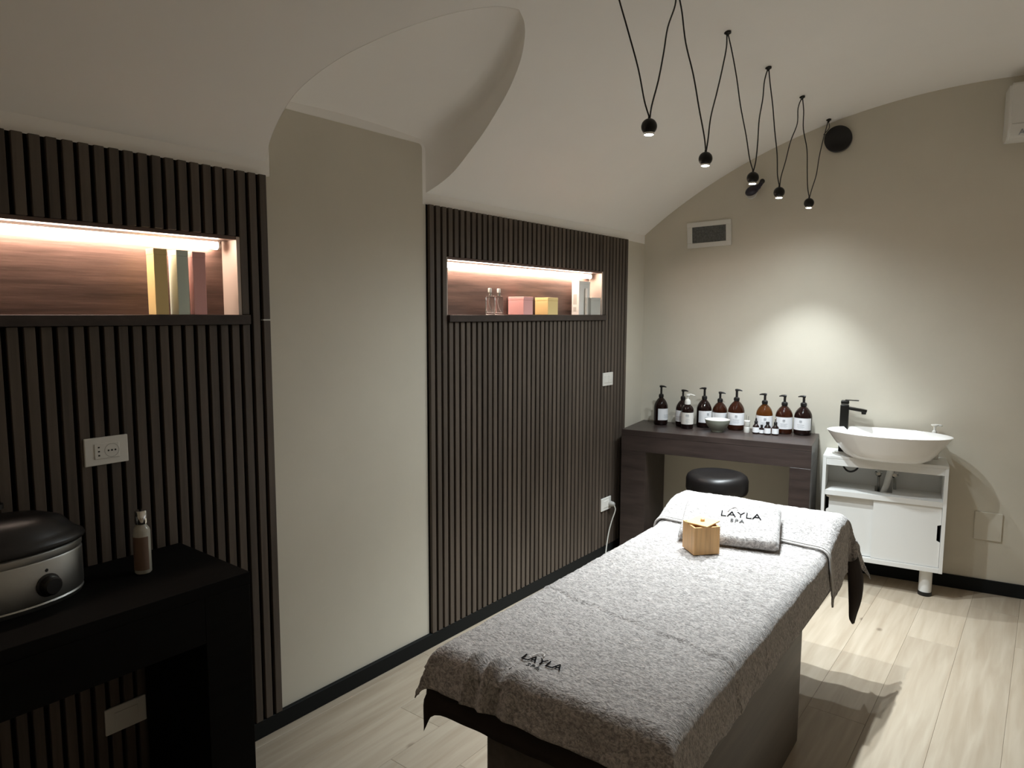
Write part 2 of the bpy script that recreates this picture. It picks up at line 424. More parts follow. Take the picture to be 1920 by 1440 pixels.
def led(Y0, Y1, label):
    t = thing('led_tube', (-2.245, (Y0 + Y1) / 2, 1.77), label, 'light', 'glowing tubes in the wall niches')
    bm = new(); tube(bm, [(-2.245, Y0 + .008, 1.771), (-2.245, Y1 - .008, 1.771)], 0.0125, 12); link('diffuser', bm, LEDM, t, smooth=True, angle=40)
    for a in (Y0, Y1 - .008):
        bm = new(); tube(bm, [(-2.245, a, 1.771), (-2.245, a + .008, 1.771)], 0.0128, 12); link('end_cap', bm, WPLAST, t)
    bm = new(); box(bm, -2.255, -2.235, Y0, Y1, 1.7825, 1.7895); link('mounting_rail', bm, WPLAST, t)
led(0.44, 1.268, 'glowing warm tube light in the niche above three slim boxes')
led(2.335, 3.66, 'glowing warm tube light in the niche above the perfume bottles')

# ------------------------------------------------------------------ pendants
PX, hooks = -1.10, [1.83, 2.33, 2.80, 3.30, 3.837, 4.368]
hz = vz(PX)
for k, hy in enumerate(hooks):
    nm = ['above the bed foot', 'between the first and second lamp from the bed foot', 'between the second and third lamp', 'between the third and fourth lamp', 'between the fourth and fifth lamp', 'beside the round black canopy'][k]
    bm = new(); lathe(bm, [(0, 0.0), (.014, 0), (.014, -.007), (.007, -.011), (.004, -.018), (0, -.019)], 14); xf(bm, T(PX, hy, hz + .001))
    tag(link('cable_hook', bm, BLKMET, smooth=True, angle=40), 'small black ceiling hook ' + nm, 'hook', 'ceiling hooks of the lamp cable')
py = [(2.146, 2.165), (2.62, 2.143), (3.151, 2.152), (3.528, 2.140), (4.049, 2.154)]
plab = ['over the bed foot, hanging closest to the desk', 'second along the row from the bed foot', 'third of the row, in line with the small wall bracket', 'fourth along the row from the bed foot', 'last of the row, beside the back wall']
for k, (yy, zz) in enumerate(py):
    t = thing('pendant_lamp', (PX, yy, zz), 'black ball pendant lamp ' + plab[k], 'lamp', 'black ball pendants in a row')
    bm = new()
    prof = [(0, .0262)] + [(.0262 * math.sin(a), .0262 * math.cos(a)) for a in np.linspace(.15, 2.35, 16)] + [(.0165, -.0215), (.0160, -.012), (0, -.012)]
    lathe(bm, prof, 28); xf(bm, T(PX, yy, zz)); link('ball_shade', bm, BLKMET, t, smooth=True, angle=50)
    bm = new(); lathe(bm, [(.0175, -.019), (.0175, -.0265), (.0150, -.0265), (.0150, -.019)], 24); xf(bm, T(PX, yy, zz)); link('lens_ring', bm, CHROME, t, smooth=True, angle=40)
    bm = new(); lathe(bm, [(0, -.018), (.0148, -.018), (.0148, -.0255), (.009, -.0285), (0, -.0295)], 20); xf(bm, T(PX, yy, zz)); link('lens', bm, LENS, t, smooth=True, angle=50)
    bm = new(); lathe(bm, [(0, .034), (.004, .034), (.005, .024), (0, .024)], 12); xf(bm, T(PX, yy, zz)); link('cable_clamp', bm, BLKMET, t, smooth=True, angle=40)
    for hy, sg in ((hooks[k], -1), (hooks[k + 1], 1)):
        top = Vector((PX, hy - sg * .008, hz - .010)); bot = Vector((PX + .001, yy + sg * .003, zz + .031))
        rr = random.Random(k * 7 + sg)
        pts = [top]
        for f in (.12, .3, .5, .72, .9):
            p = top.lerp(bot, f); sag = (1 - abs(2 * f - 1) ** 1.5)
            p.y += sg * 0.008 * (1 - f) * sag - rr.uniform(-.007, .007); p.x += rr.uniform(-.006, .006); pts.append(p)
        pts.append(bot)
        bm = new(); tube(bm, smooth_curve(pts, 5), .0028, 6); link('cord', bm, BLKPL, t, smooth=True)
    ld = bpy.data.lights.new('spot', 'SPOT'); ld.energy = SPOT_W * DIM[k]; ld.color = SPOT_COL; ld.spot_size = R(80); ld.spot_blend = 0.75; ld.shadow_soft_size = 0.012
    lo = bpy.data.objects.new('spot', ld); COL.objects.link(lo); lo.parent = t; lo.location = (0, 0, -.034); lo['kind'] = 'helper'
    ld = bpy.data.lights.new('spot_spill', 'SPOT'); ld.energy = SPILL_W * SPD[k]; ld.color = SPOT_COL; ld.spot_size = R(168); ld.spot_blend = 1.0; ld.shadow_soft_size = 0.013
    lo = bpy.data.objects.new('spot_spill', ld); COL.objects.link(lo); lo.parent = t; lo.location = (0, 0, -.034); lo['kind'] = 'helper'
# canopy on the back wall
t = thing('lamp_canopy', B(1.132, 0, 2.563), 'round black lamp canopy high on the back wall', 'lamp canopy')
cm = T(*B(1.132, 0, 2.563)) @ RZ(BA) @ RX(R(90))
bm = new(); lathe(bm, [(0, .030), (.068, .030), (.0745, .026), (.0745, 0), (0, 0)], 48); xf(bm, cm); link('cover', bm, BLKPL, t, smooth=True, angle=40)
p0 = Vector((PX, hooks[-1], hz - .014)); p1 = B(1.075, .015, 2.60)
bm = new(); tube(bm, smooth_curve([p0, p0 + Vector((.0, .02, -.03)), p1 + Vector((-.02, -.01, -.005)), p1], 6), .0022, 6); link('cord', bm, BLKPL, t, smooth=True)

# ------------------------------------------------------------------ back wall fittings
# vent grille
vm = T(*B(0.405, 0, 2.057)) @ RZ(BA) @ RY(R(-2.6))
t = thing('air_vent', B(.405, 0, 2.057), 'white framed air vent with dusty grille on back wall', 'vent')
bm = new()
W2, H2, iw, ih = .139, .081, .106, .051
for (a, b, c, d) in ((-W2, W2, ih, H2), (-W2, W2, -H2, -ih), (-W2, -iw, -ih, ih), (iw, W2, -ih, ih)): box(bm, a, b, -.012, 0, c, d, .002, 1)
xf(bm, vm); link('frame', bm, WPLAST, t)
bm = new(); box(bm, -iw, iw, -.003, 0, -ih, ih); xf(bm, vm); link('grille_back', bm, VENTG, t)
bm = new()
for k in range(1, 24): xk = -iw + 2 * iw * k / 24; box(bm, xk - .0007, xk + .0007, -.0075, -.006, -ih, ih)
for k in range(1, 12): zk = -ih + 2 * ih * k / 12; box(bm, -iw, iw, -.0075, -.006, zk - .0007, zk + .0007)
xf(bm, vm); g = link('grille_wires', bm, mat('grille_wire', (.22, .225, .22), .5), t); g['kind'] = 'stuff'
# small bracket lamp
c0 = B(.668, 0, 2.315)
t = thing('swivel_spotlight', c0, 'small plum-black swivel bracket on a white round base high on back wall', 'wall bracket')
bm = new(); lathe(bm, [(0, .010), (.030, .010), (.034, .006), (.034, 0), (0, 0)], 28); xf(bm, T(*B(.655, 0, 2.292)) @ RZ(BA) @ RX(R(90))); link('base_plate', bm, WPLAST, t, smooth=True, angle=40)
bm = new(); bmesh.ops.create_uvsphere(bm, u_segments=20, v_segments=12, radius=1); xf(bm, T(*B(.665, .034, 2.305)) @ RZ(BA) @ RY(R(-28)) @ Matrix.Diagonal((.044, .031, .028, 1))); link('body', bm, PLUM, t, smooth=True)
bm = new(); tube(bm, smooth_curve([B(.685, .036, 2.312), B(.708, .040, 2.330), B(.722, .044, 2.350)], 5), [.017] * 5 + [.013] * 5 + [.011], 12); link('arm', bm, PLUM, t, smooth=True, angle=60)
bm = new(); bmesh.ops.create_uvsphere(bm, u_segments=16, v_segments=10, radius=.0155); xf(bm, T(*B(.724, .045, 2.353))); link('ball_joint', bm, BLKPL, t, smooth=True)
# air conditioner
t = thing('air_conditioner', B(2.22, 0, 2.43), 'white wall air conditioner high at the end of the back wall', 'air conditioner')
prof = [(0, 2.455), (.06, 2.438), (.13, 2.430), (.182, 2.440), (.198, 2.462), (.200, 2.50), (.196, 2.66), (.185, 2.70), (.160, 2.718), (0, 2.722)]
bm = new(); a = [B(1.925, p, q) for p, q in prof]; vs = prism(bm, a, BU * .60)
bmesh.ops.bevel(bm, geom=[e for e in bm.edges if len(e.link_faces) == 2 and any(len(f.verts) > 4 for f in e.link_faces)], offset=.012, segments=3, affect='EDGES')
link('casing', bm, WPLAST, t, smooth=True, angle=35)
bm = new(); bbox(bm, 1.94, 2.51, .198, .2015, 2.505, 2.508); link('panel_seam', bm, GREYC, t)

def text_mesh(s, size, ext=0.0006, thin=0.0, spacing=1.0):
    cu = bpy.data.curves.new('t', 'FONT'); cu.body = s; cu.size = size; cu.extrude = ext; cu.align_x = 'CENTER'; cu.resolution_u = 3
    cu.offset = thin; cu.space_character = spacing
    ob = bpy.data.objects.new('t', cu); COL.objects.link(ob)
    dg = bpy.context.evaluated_depsgraph_get(); dg.update()
    me = bpy.data.meshes.new_from_object(ob.evaluated_get(dg))
    bm = new(); bm.from_mesh(me); bpy.data.meshes.remove(me); bpy.data.objects.remove(ob); bpy.data.curves.remove(cu)
    return bm
bm = text_mesh('A', .042, .0005); xf(bm, T(*B(1.984, .2005, 2.450)) @ RZ(BA) @ RX(R(90))); link('lettering', bm, INK, t)
# taupe cover plate
bm = new(); bbox(bm, 1.925, 2.055, 0, .010, .300, .458, .002, 1)
tag(link('cover_plate', bm, TAUPE), 'taupe painted blank cover plate low on back wall beside sink cabinet', 'wall plate')

# ------------------------------------------------------------------ sockets on the slatted panels
def socket(name, Y, Z, label, kind):
    t = thing(name, (XS, Y, Z), label, 'socket', 'wall sockets')
    bm = new(); box(bm, XS, XS + .008, Y - .06, Y + .06, Z - .041, Z + .041, .0025, 2); link('plate', bm, WPLAST, t)
    if kind == 'schuko':
        bm = new(); box(bm, XS + .007, XS + .0105, Y - .034, Y + .034, Z - .0225, Z + .0225, .001, 1); link('module', bm, WPLAST, t)
        m0 = T(XS + .0106, Y + .013, Z) @ RY(R(90))
        bm = new(); lathe(bm, [(.0185, 0), (.0195, .0006), (.0205, 0)], 28); xf(bm, m0); link('socket_rim', bm, GREYC, t, smooth=True)
        bm = new()
        for dy in (-.0095, 0, .0095): lathe(bm, [(0, .0006), (.0026, .0006), (.0026, -.001), (0, -.001)], 10, cx=0, cy=dy)
        xf(bm, m0); link('pin_holes', bm, HOLE, t)['kind'] = 'stuff'
        for dz in (-.012, 0, .012):
            bm = new(); box(bm, XS + .0102, XS + .0109, Y - .025, Y - .020, Z + dz - .002, Z + dz + .002); link('pin_hole', bm, HOLE, t)
    elif kind == 'switch':
        for dy in (-.0225, .0225):
            bm = new(); box(bm, XS + .007, XS + .0115, Y + dy - .0215, Y + dy + .0215, Z - .0225, Z + .0225, .0012, 1); link('key', bm, WPLAST, t)
        bm = new(); box(bm, XS + .0114, XS + .0118, Y + .012, Y + .034, Z - .006, Z - .0045); link('mark', bm, GREYC, t)
    else:
        bm = new(); box(bm, XS + .007, XS + .0105, Y - .034, Y + .034, Z - .0225, Z + .0225, .001, 1); link('module', bm, WPLAST, t)
    return t
socket('wall_socket', .853, 1.143, 'white wall socket plate on the slats above the dark desk', 'schuko')
socket('wall_socket', .866, .314, 'white wall socket plate under the dark desk in deep shade', 'blank')
socket('light_switch', 3.768, 1.142, 'white switch plate on the slats near the back corner, at bottle height', 'switch')
socket('wall_socket', 3.773, .344, 'white wall socket low on the slats with a plug in it', 'blank')
t = thing('power_plug', (XS + .03, 3.815, .335), 'grey-white plug with a cable hanging from the low wall socket', 'plug')
bm = new(); lathe(bm, [(0, .034), (.010, .034), (.015, .026), (.018, .008), (.018, 0), (0, 0)], 18); xf(bm, T(XS + .0105, 3.812, .338) @ RY(R(90))); link('plug_body', bm, mat('grey_plastic', (.36, .35, .33), .5), t, smooth=True, angle=40)
bm = new(); tube(bm, smooth_curve([(XS + .040, 3.815, .330), (XS + .048, 3.818, .30), (XS + .035, 3.80, .235), (XS + .030, 3.772, .165), (XS + .035, 3.74, .09), (XS + .05, 3.70, .03), (XS + .09, 3.62, .008), (XS + .16, 3.48, .005)], 6), .004, 8); link('cable', bm, GREYC, t, smooth=True)

# ------------------------------------------------------------------ niche contents
def card(name, x0, x1, y0, y1, z0, z1, m, label, rz=0, grp=None, bev=.001, cat='box'):
    t = thing(name, ((x0 + x1) / 2, (y0 + y1) / 2, z0), label, cat, grp)
    bm = new(); box(bm, x0, x1, y0, y1, z0, z1 - .018, bev, 2); 
    if rz: xf(bm, T((x0 + x1) / 2, (y0 + y1) / 2, 0) @ RZ(rz) @ T(-(x0 + x1) / 2, -(y0 + y1) / 2, 0))
    link('body', bm, m, t)
    bm = new(); box(bm, x0 - .0006, x1 + .0006, y0 - .0006, y1 + .0006, z1 - .0178, z1, bev, 2)
    if rz: xf(bm, T((x0 + x1) / 2, (y0 + y1) / 2, 0) @ RZ(rz) @ T(-(x0 + x1) / 2, -(y0 + y1) / 2, 0))
    link('lid', bm, m, t); return t
card('slim_box', -2.217, -2.168, 1.013, 1.053, 1.5405, 1.741, YELLOW, 'slim tall box with yellow side, first in the niche', grp='slim boxes in the desk niche')
card('slim_box', -2.222, -2.168, 1.083, 1.119, 1.5405, 1.741, MINT, 'slim tall box with pale mint side, between yellow and pink boxes', grp='slim boxes in the desk niche')
card('slim_box', -2.196, -2.168, 1.134, 1.176, 1.5405, 1.739, PINK, 'slim tall box with thin pink side, last in the niche', grp='slim boxes in the desk niche')
card('gift_box', -2.270, -2.168, 2.88, 2.962, 1.5405, 1.634, PINK, 'square pink gift box beside the clear perfume bottles', grp='gift boxes in the perfume niche', bev=.002)
card('gift_box', -2.255, -2.168, 3.10, 3.196, 1.5405, 1.634, YELLOW, 'square yellow gift box next to the pink one', grp='gift boxes in the perfume niche', bev=.002)
tb = card('carton', -2.240, -2.190, 3.445, 3.565, 1.5405, 1.736, WCARD, 'tall white carton at the end of the perfume niche')
bm = new(); box(bm, -2.23, -2.205, 3.4443, 3.445, 1.60, 1.66); box(bm, -2.228, -2.208, 3.4443, 3.445, 1.56, 1.585); link('print', bm, GREYC, tb)
t = thing('perfume_tube', (-2.178, 3.508, 1.5405), 'slim white roll-on tube standing before the tall carton', 'bottle')
bm = new(); lathe(bm, [(0, 0), (.011, 0), (.011, .10), (.009, .102), (0, .102)], 18); xf(bm, T(-2.178, 3.508, 1.5405)); link('tube_body', bm, GREYC, t, smooth=True, angle=40)
bm = new(); lathe(bm, [(0, .1025), (.0105, .1025), (.0105, .150), (.008, .154), (0, .154)], 18); xf(bm, T(-2.178, 3.508, 1.5405)); link('cap', bm, WPLAST, t, smooth=True, angle=40)
card('small_carton', -2.215, -2.169, 3.545, 3.655, 1.5405, 1.642, GREYC, 'square light grey carton at the niche end, beside the slim tube')
def perfume(loc, rz, label):
    t = thing('perfume_bottle', loc, label, 'bottle', 'clear perfume bottles', rz)
    bm = new(); box(bm, -.021, .021, -.011, .011, .0005, .092, .004, 3); box(bm, -.017, .017, -.0075, .0075, .010, .085, .002, 2); 
    link('glass_body', bm, GLASS, t, world=False, smooth=True, angle=30, recalc=False)
    bm = new(); lathe(bm, [(0, .0925), (.010, .0925), (.010, .097), (.0075, .098), (.0075, .108), (0, .108)], 18); link('collar', bm, CHROME, t, world=False, smooth=True, angle=40)
    bm = new(); lathe(bm, [(0, .1085), (.0085, .1085), (.0095, .111), (.0095, .125), (.008, .130), (0, .131)], 18); link('cap', bm, WPLAST, t, world=False, smooth=True, angle=40)
    bm = new(); tube(bm, smooth_curve([(-.004, 0, .084), (-.006, 0, .06), (.0, 0, .034), (.011, 0, .014)], 5), .0016, 6); link('dip_tube', bm, WCARD, t, world=False, smooth=True)
    return t
pf1 = perfume((-2.188, 2.632, 1.5405), R(50), 'clear square perfume bottle standing clear at the outer side of the pair')
dup(pf1, (-2.192, 2.706, 1.5405), R(50), 'clear square perfume bottle on the pink box side of the pair')

# ------------------------------------------------------------------ desk in the foreground
t = thing('desk', (-1.98, .5, 0), 'very dark wooden desk with thick apron against slatted panel', 'desk')
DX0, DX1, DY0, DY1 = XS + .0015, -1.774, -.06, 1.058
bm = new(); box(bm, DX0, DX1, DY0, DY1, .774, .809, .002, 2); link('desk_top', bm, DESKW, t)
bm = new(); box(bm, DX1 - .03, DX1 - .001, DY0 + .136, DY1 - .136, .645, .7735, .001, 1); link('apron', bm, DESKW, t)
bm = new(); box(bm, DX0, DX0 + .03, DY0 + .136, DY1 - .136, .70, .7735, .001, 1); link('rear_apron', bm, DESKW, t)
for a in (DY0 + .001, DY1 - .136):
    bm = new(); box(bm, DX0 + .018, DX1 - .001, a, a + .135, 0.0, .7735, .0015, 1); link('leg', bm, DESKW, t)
# hot stone warmer
wx, wy, wz = -2.050, .535, .8092
t = thing('stone_warmer', (wx, wy, wz), 'oval steel stone warmer with black lid and knob on the dark desk', 'warmer')
bm = new(); lathe(bm, [(0, .001), (.97, .001), (1.0, .012), (.985, .016), (1.0, .022), (1.0, .118), (.985, .122), (1.0, .128), (1.0, .140), (.96, .146), (0, .146)], 64, .113, .19); xf(bm, T(wx, wy, wz)); link('steel_body', bm, STEEL, t, smooth=True, angle=30)
bm = new(); lathe(bm, [(0, .1465), (1.03, .1465), (1.05, .152), (1.03, .160), (.95, .170), (.90, .178), (.78, .205), (.55, .222), (.25, .230), (0, .231)], 64, .113, .19); xf(bm, T(wx, wy, wz)); lid = link('lid', bm, BLKPL, t, smooth=True, angle=50)
bm = new(); lathe(bm, [(0, .2315), (.010, .2315), (.010, .245), (.022, .250), (.022, .262), (.015, .267), (0, .268)], 24); xf(bm, T(wx, wy, wz)); link('lid_knob', bm, BLKPL, lid, smooth=True, angle=40)
ka = math.atan2((.076) / .19, math.sqrt(1 - (.076 / .19) ** 2)); kx = wx + .113 * math.cos(ka); ky = wy + .19 * math.sin(ka)
kn = Vector((math.cos(ka) / .113, math.sin(ka) / .19, 0)).normalized(); km = T(kx, ky, wz + .058) @ RZ(math.atan2(kn.y, kn.x)) @ RY(R(90))
bm = new(); lathe(bm, [(0, .024), (.019, .024), (.023, .020), (.024, .004), (.029, .003), (.029, -.004), (0, -.004)], 32); xf(bm, km); link('knob', bm, BLKPL, t, smooth=True, angle=40)
bm = new(); lathe(bm, [(0, .002), (.0042, .002), (.0042, -.002), (0, -.002)], 14); xf(bm, T(kx - .001, ky - .002, wz + .096) @ RZ(math.atan2(kn.y, kn.x)) @ RY(R(90))); link('indicator', bm, HOLE, t)
# oil bottle
bx, by = -2.005, .866
t = thing('oil_bottle', (bx, by, .8092), 'clear glass oil bottle with brown label standing alone on the dark desk', 'bottle')
bm = new(); lathe(bm, [(0, .0005), (.020, .0005), (.0225, .004), (.0225, .122), (.020, .130), (.014, .138), (.013, .142), (0, .142)], 28); xf(bm, T(bx, by, .8092)); link('glass_body', bm, mat('frosted_bottle', (.62, .60, .52), .12, trans=.35), t, smooth=True, angle=40)
bm = new(); lathe(bm, [(0, .1425), (.015, .1425), (.0165, .146), (.0165, .176), (.0145, .181), (0, .183)], 24); xf(bm, T(bx, by, .8092)); link('cap', bm, CHROME, t, smooth=True, angle=40)
bm = new(); n = 18; pr = [(.0229, .012), (.0229, .108)]
ring = [[bm.verts.new((bx + r_ * math.cos(a), by + r_ * math.sin(a), .8092 + z_)) for a in np.linspace(R(-110), R(20), n)] for r_, z_ in pr]
strip([ring[0], ring[1]]); link('label', bm, BROWNLBL, t, smooth=True)

# ------------------------------------------------------------------ massage bed
BED = T(-.957, 1.345, 0) @ RZ(R(1.3))
HW, QL = .355, 1.765
def sstep(a, b, q): 
    q = min(max((q - a) / (b - a), 0), 1); return q * q * (3 - 2 * q)
def ztop(q): return .617 + .082 * sstep(1.40, 1.66, q)
bed = thing('massage_bed', (-.957, 1.345, 0), 'massage bed on a dark wooden pedestal under grey towels', 'massage bed')
bm = new(); box(bm, -.195, .346, .03, 1.17, 0.0, .434, .010, 3); xf(bm, BED); link('pedestal', bm, BEDW, bed, smooth=True, angle=35)
bm = new(); box(bm, -.345, .356, .028, 1.70, .4415, .4855, .003, 2); xf(bm, BED); link('frame', bm, BEDW, bed)
bm = new(); NQ = 40; rings = []
for k in range(NQ + 1):
    q = .02 + (QL - .04) * k / NQ; zt = ztop(q) - .004; ins = .02 * max(0, 1 - min(k, NQ - k) / 2) ; rr = .035
    pr = [(-HW + ins + .01, .487), (HW - ins - .01, .487)]
    for c, sg in ((1, 1), (-1, -1)):
        seq = range(0, 7) if sg == 1 else range(6, -1, -1)
        for j in seq:
            th = j / 6 * math.pi / 2; pr.append((sg * (HW - ins - rr + rr * math.cos(th)), zt - ins * .5 - rr + rr * math.sin(th)))
    rings.append([bm.verts.new((a, q, b)) for a, b in pr])
for a, b in zip(rings, rings[1:]):
    for i in range(len(a)): bm.faces.new((a[i], a[(i + 1) % len(a)], b[(i + 1) % len(a)], b[i]))
bm.faces.new(rings[0]); bm.faces.new(rings[-1][::-1]); xf(bm, BED); link('mattress', bm, LEATHER, bed, smooth=True, angle=40)

def drape(q0, q1, hang, off, near_round, far_round, step, amp, folds, crease=None, r=.045, seed=0, flare=.10, hw=HW, corner=.30, hem=None, cexp=2.2, extra=0.0, calm=None):
    """cloth over the mattress: a = across arc length, b = along arc length; hang = (left, right, near, far)"""
    hl, hr, hn, hf = hang; R2 = r * math.pi / 2
    def edge(e):
        if e <= 0: return e, 0.0
        if e < R2: th = e / r; return r * math.sin(th), r * (1 - math.cos(th))
        return r + flare * (e - R2), r + (e - R2)
    na = max(2, int((2 * hw + hl + hr) / step)); bq0 = q0 - (hn if near_round else 0); bq1 = q1 + (hf if far_round else 0)
    nb = max(2, int((bq1 - bq0) / step))
    bm = new(); grid = []
    for j in range(nb + 1):
        bq = bq0 + (bq1 - bq0) * j / nb; rowv = []
        for i in range(na + 1):
            a = -hw - hl + (2 * hw + hl + hr + extra * sstep(q1 - .22, q1 + .05, bq)) * i / na
            bb = bq
            if hem: bb, a = hem(a, bq)
            sg = 1 if a > 0 else -1
            o, dp = edge(abs(a) - (hw - r)); p = sg * (hw - r + o)
            q = bb; dq = 0; sq = 0
            if near_round and bb < q0 + r: o2, dq = edge(q0 + r - bb); q = q0 + r - o2; sq = -1
            if far_round and bb > q1 - r: o2, dq = edge(bb - (q1 - r)); q = q1 - r + o2; sq = 1
            z = ztop(min(max(q, 0), QL)) + off - (dp ** cexp + dq ** cexp) ** (1 / cexp)
            wv = min(dp, dq); p += sg * corner * wv; q += sq * corner * wv
            # hanging folds
            if dp > r * .5:
                f = folds * min(1, (dp - r * .5) / .08); p += sg * f * (math.sin(bb * 21 + seed) * .6 + math.sin(bb * 47 + seed * 2) * .4)
            if dq > r * .5:
                f = folds * min(1, (dq - r * .5) / .08); q += sq * f * (math.sin(a * 27 + seed + 1) * .6 + math.sin(a * 58 + seed) * .4)
            if amp:
                nv = Vector((a * 1.0, bb, seed))
                d = amp * (noise.noise(nv * 5) * 1.1 + noise.noise(nv * 22) * .65 + noise.noise(nv * 60) * .75 + noise.noise(nv * 120) * .5)
                if calm: d *= 1 - .8 * math.exp(-((p - calm[0]) / calm[2]) ** 4 - ((q - calm[1]) / calm[3]) ** 4)
                if crease: d += crease(p, q)
                z += d * (1 if dp + dq < r else .3); 
                if dp > r: p += sg * d * .8
                if dq > r: q += sq * d * .8
            rowv.append(bm.verts.new((p, q, z)))
        grid.append(rowv)
    for A, Bb in zip(grid, grid[1:]):
        for i in range(len(A) - 1): bm.faces.new((A[i], A[i + 1], Bb[i + 1], Bb[i]))
    return bm
def cloth(name, bm, m, th):
    xf(bm, BED); o = link(name, bm, m, smooth=True, recalc=False)
    md = o.modifiers.new('thick', 'SOLIDIFY'); md.thickness = th; md.offset = -1
    return o
bm = drape(0.0, QL, (.072, .105, .172, .20), .003, True, True, .02, .0008, .003, seed=3, flare=.05, corner=.22, cexp=1.25)
sheet = tag(cloth('fitted_sheet', bm, SHEETM, .002), 'dark brown sheet with pointed corners hanging below the grey towels', 'sheet')
lf = smooth_curve([(-.612, 3.055, .53), (-.600, 3.035, .44), (-.585, 2.99, .375), (-.575, 2.962, .328), (-.571, 3.005, .293)], 6)
rt = smooth_curve([(-.590, 3.14, .53), (-.568, 3.15, .44), (-.560, 3.10, .37), (-.566, 3.04, .315), (-.5705, 3.012, .292)], 6)
md_ = smooth_curve([(-.592, 3.08, .53), (-.574, 3.07, .44), (-.564, 3.035, .375), (-.567, 3.000, .325), (-.5705, 3.008, .2925)], 6)
bm = new(); strip([[bm.verts.new(a), bm.verts.new((a + b) / 2 + Vector((.004, -.004, 0))), bm.verts.new(b), bm.verts.new((b + c_) / 2 + Vector((.004, .003, 0))), bm.verts.new(c_)] for a, b, c_ in zip(lf, md_, rt)])
fl = link('corner_fold', bm, SHEETM, sheet, smooth=True, recalc=False); m_ = fl.modifiers.new('thick', 'SOLIDIFY'); m_.thickness = .003
def crease_main(p, q):
    line = .53 - .19 * (p + .36) + .006 * math.sin(p * 40); d = q - line
    c = -.0055 * math.exp(-(d / .007) ** 2) + .003 * math.exp(-((d - .014) / .012) ** 2)
    line2 = .72 - .10 * (p + .36); c += -.002 * math.exp(-((q - line2) / .012) ** 2)
    if q < .16:
        for c0, wd, am in ((-.19, .010, .010), (-.155, .010, -.006), (-.125, .011, .011), (-.09, .010, -.006), (-.05, .016, .006)):
            pc = c0 + (.11 - q) * -.30
            c += 1.7 * am * math.exp(-((p - pc) / wd) ** 2) * (1 - sstep(.0, .10, q))
    return c
bm = drape(-.012, 1.60, (.078, .118, .102, 0), .0085, True, False, .0058, .0030, .004, crease_main, seed=0, flare=.16, hw=HW + .006, corner=.22, calm=(-.055, .085, .10, .055))
tw = tag(cloth('long_towel', bm, TOWEL, .005), 'long grey plush towel covering the bed, name embroidered at its foot end', 'towel')
def hem_head(a, b): 
    return b, a
def crease_head(p, q): return .002 * math.sin(p * 17 + q * 9)
bm = drape(1.455, QL + .012, (.14, .205, 0, .20), .0155, False, True, .0058, .0030, .008, crease_head, seed=11, flare=.10, hw=HW + .014, corner=.27, cexp=2.5)
th = tag(cloth('head_towel', bm, TOWEL, .006), 'grey plush towel across the head end of the bed, hem with a pale band', 'towel')
def on_bed(p, q, off): 
    z = ztop(q) + off; return BED @ Vector((p, q, z))
for dq, rad, mm in ((1.4535, .0042, TOWELB), (1.467, .0035, TOWELB)):
    pts = []
    for k in range(60):
        a = -HW - .10 + (2 * HW + .27) * k / 59; sg = 1 if a > 0 else -1; e = abs(a) - (HW + .014 - .045)
        if e <= 0: p, dz = a, 0
        elif e < .0707: p, dz = sg * (HW + .014 - .045 + .045 * math.sin(e / .045)), .045 * (1 - math.cos(e / .045))
        else: p, dz = sg * (HW + .014 + .1 * (e - .0707)), .045 + e - .0707
        pts.append(on_bed(p, dq + .004 * math.sin(a * 14), .0175 - dz))
    bm = new(); tube(bm, pts, rad, 8); link('hem', bm, mm, th, smooth=True)

def place_text(bm, mtx): xf(bm, mtx)
def emb(parent, mtx, size, thin=-.0003):
    bm = text_mesh('LAYLA', size, .0007, thin, 1.0); xf(bm, mtx); link('name_embroidery', bm, BLACKINK, parent)
    bm = text_mesh('SPA', size * .52, .0009, 0, 1.25); xf(bm, mtx @ T(-size * .18, -size * .62, 0)); link('subtitle_embroidery', bm, GREYINK, parent)
    bm = new()
    s_ = size
    petal = [(-.95 * s_, .62 * s_, 0), (-.80 * s_, 1.0 * s_, 0), (-.52 * s_, 1.25 * s_, 0), (-.32 * s_, 1.18 * s_, 0), (-.28 * s_, .95 * s_, 0)]
    tube(bm, smooth_curve(petal, 6), .0016, 6); xf(bm, mtx); link('petal_embroidery', bm, PALETHREAD, parent, smooth=True)
pm = BED @ T(-.052, .078, ztop(.1) + .0125) @ RZ(R(3.5))
emb(tw, pm, .042, -.0001)

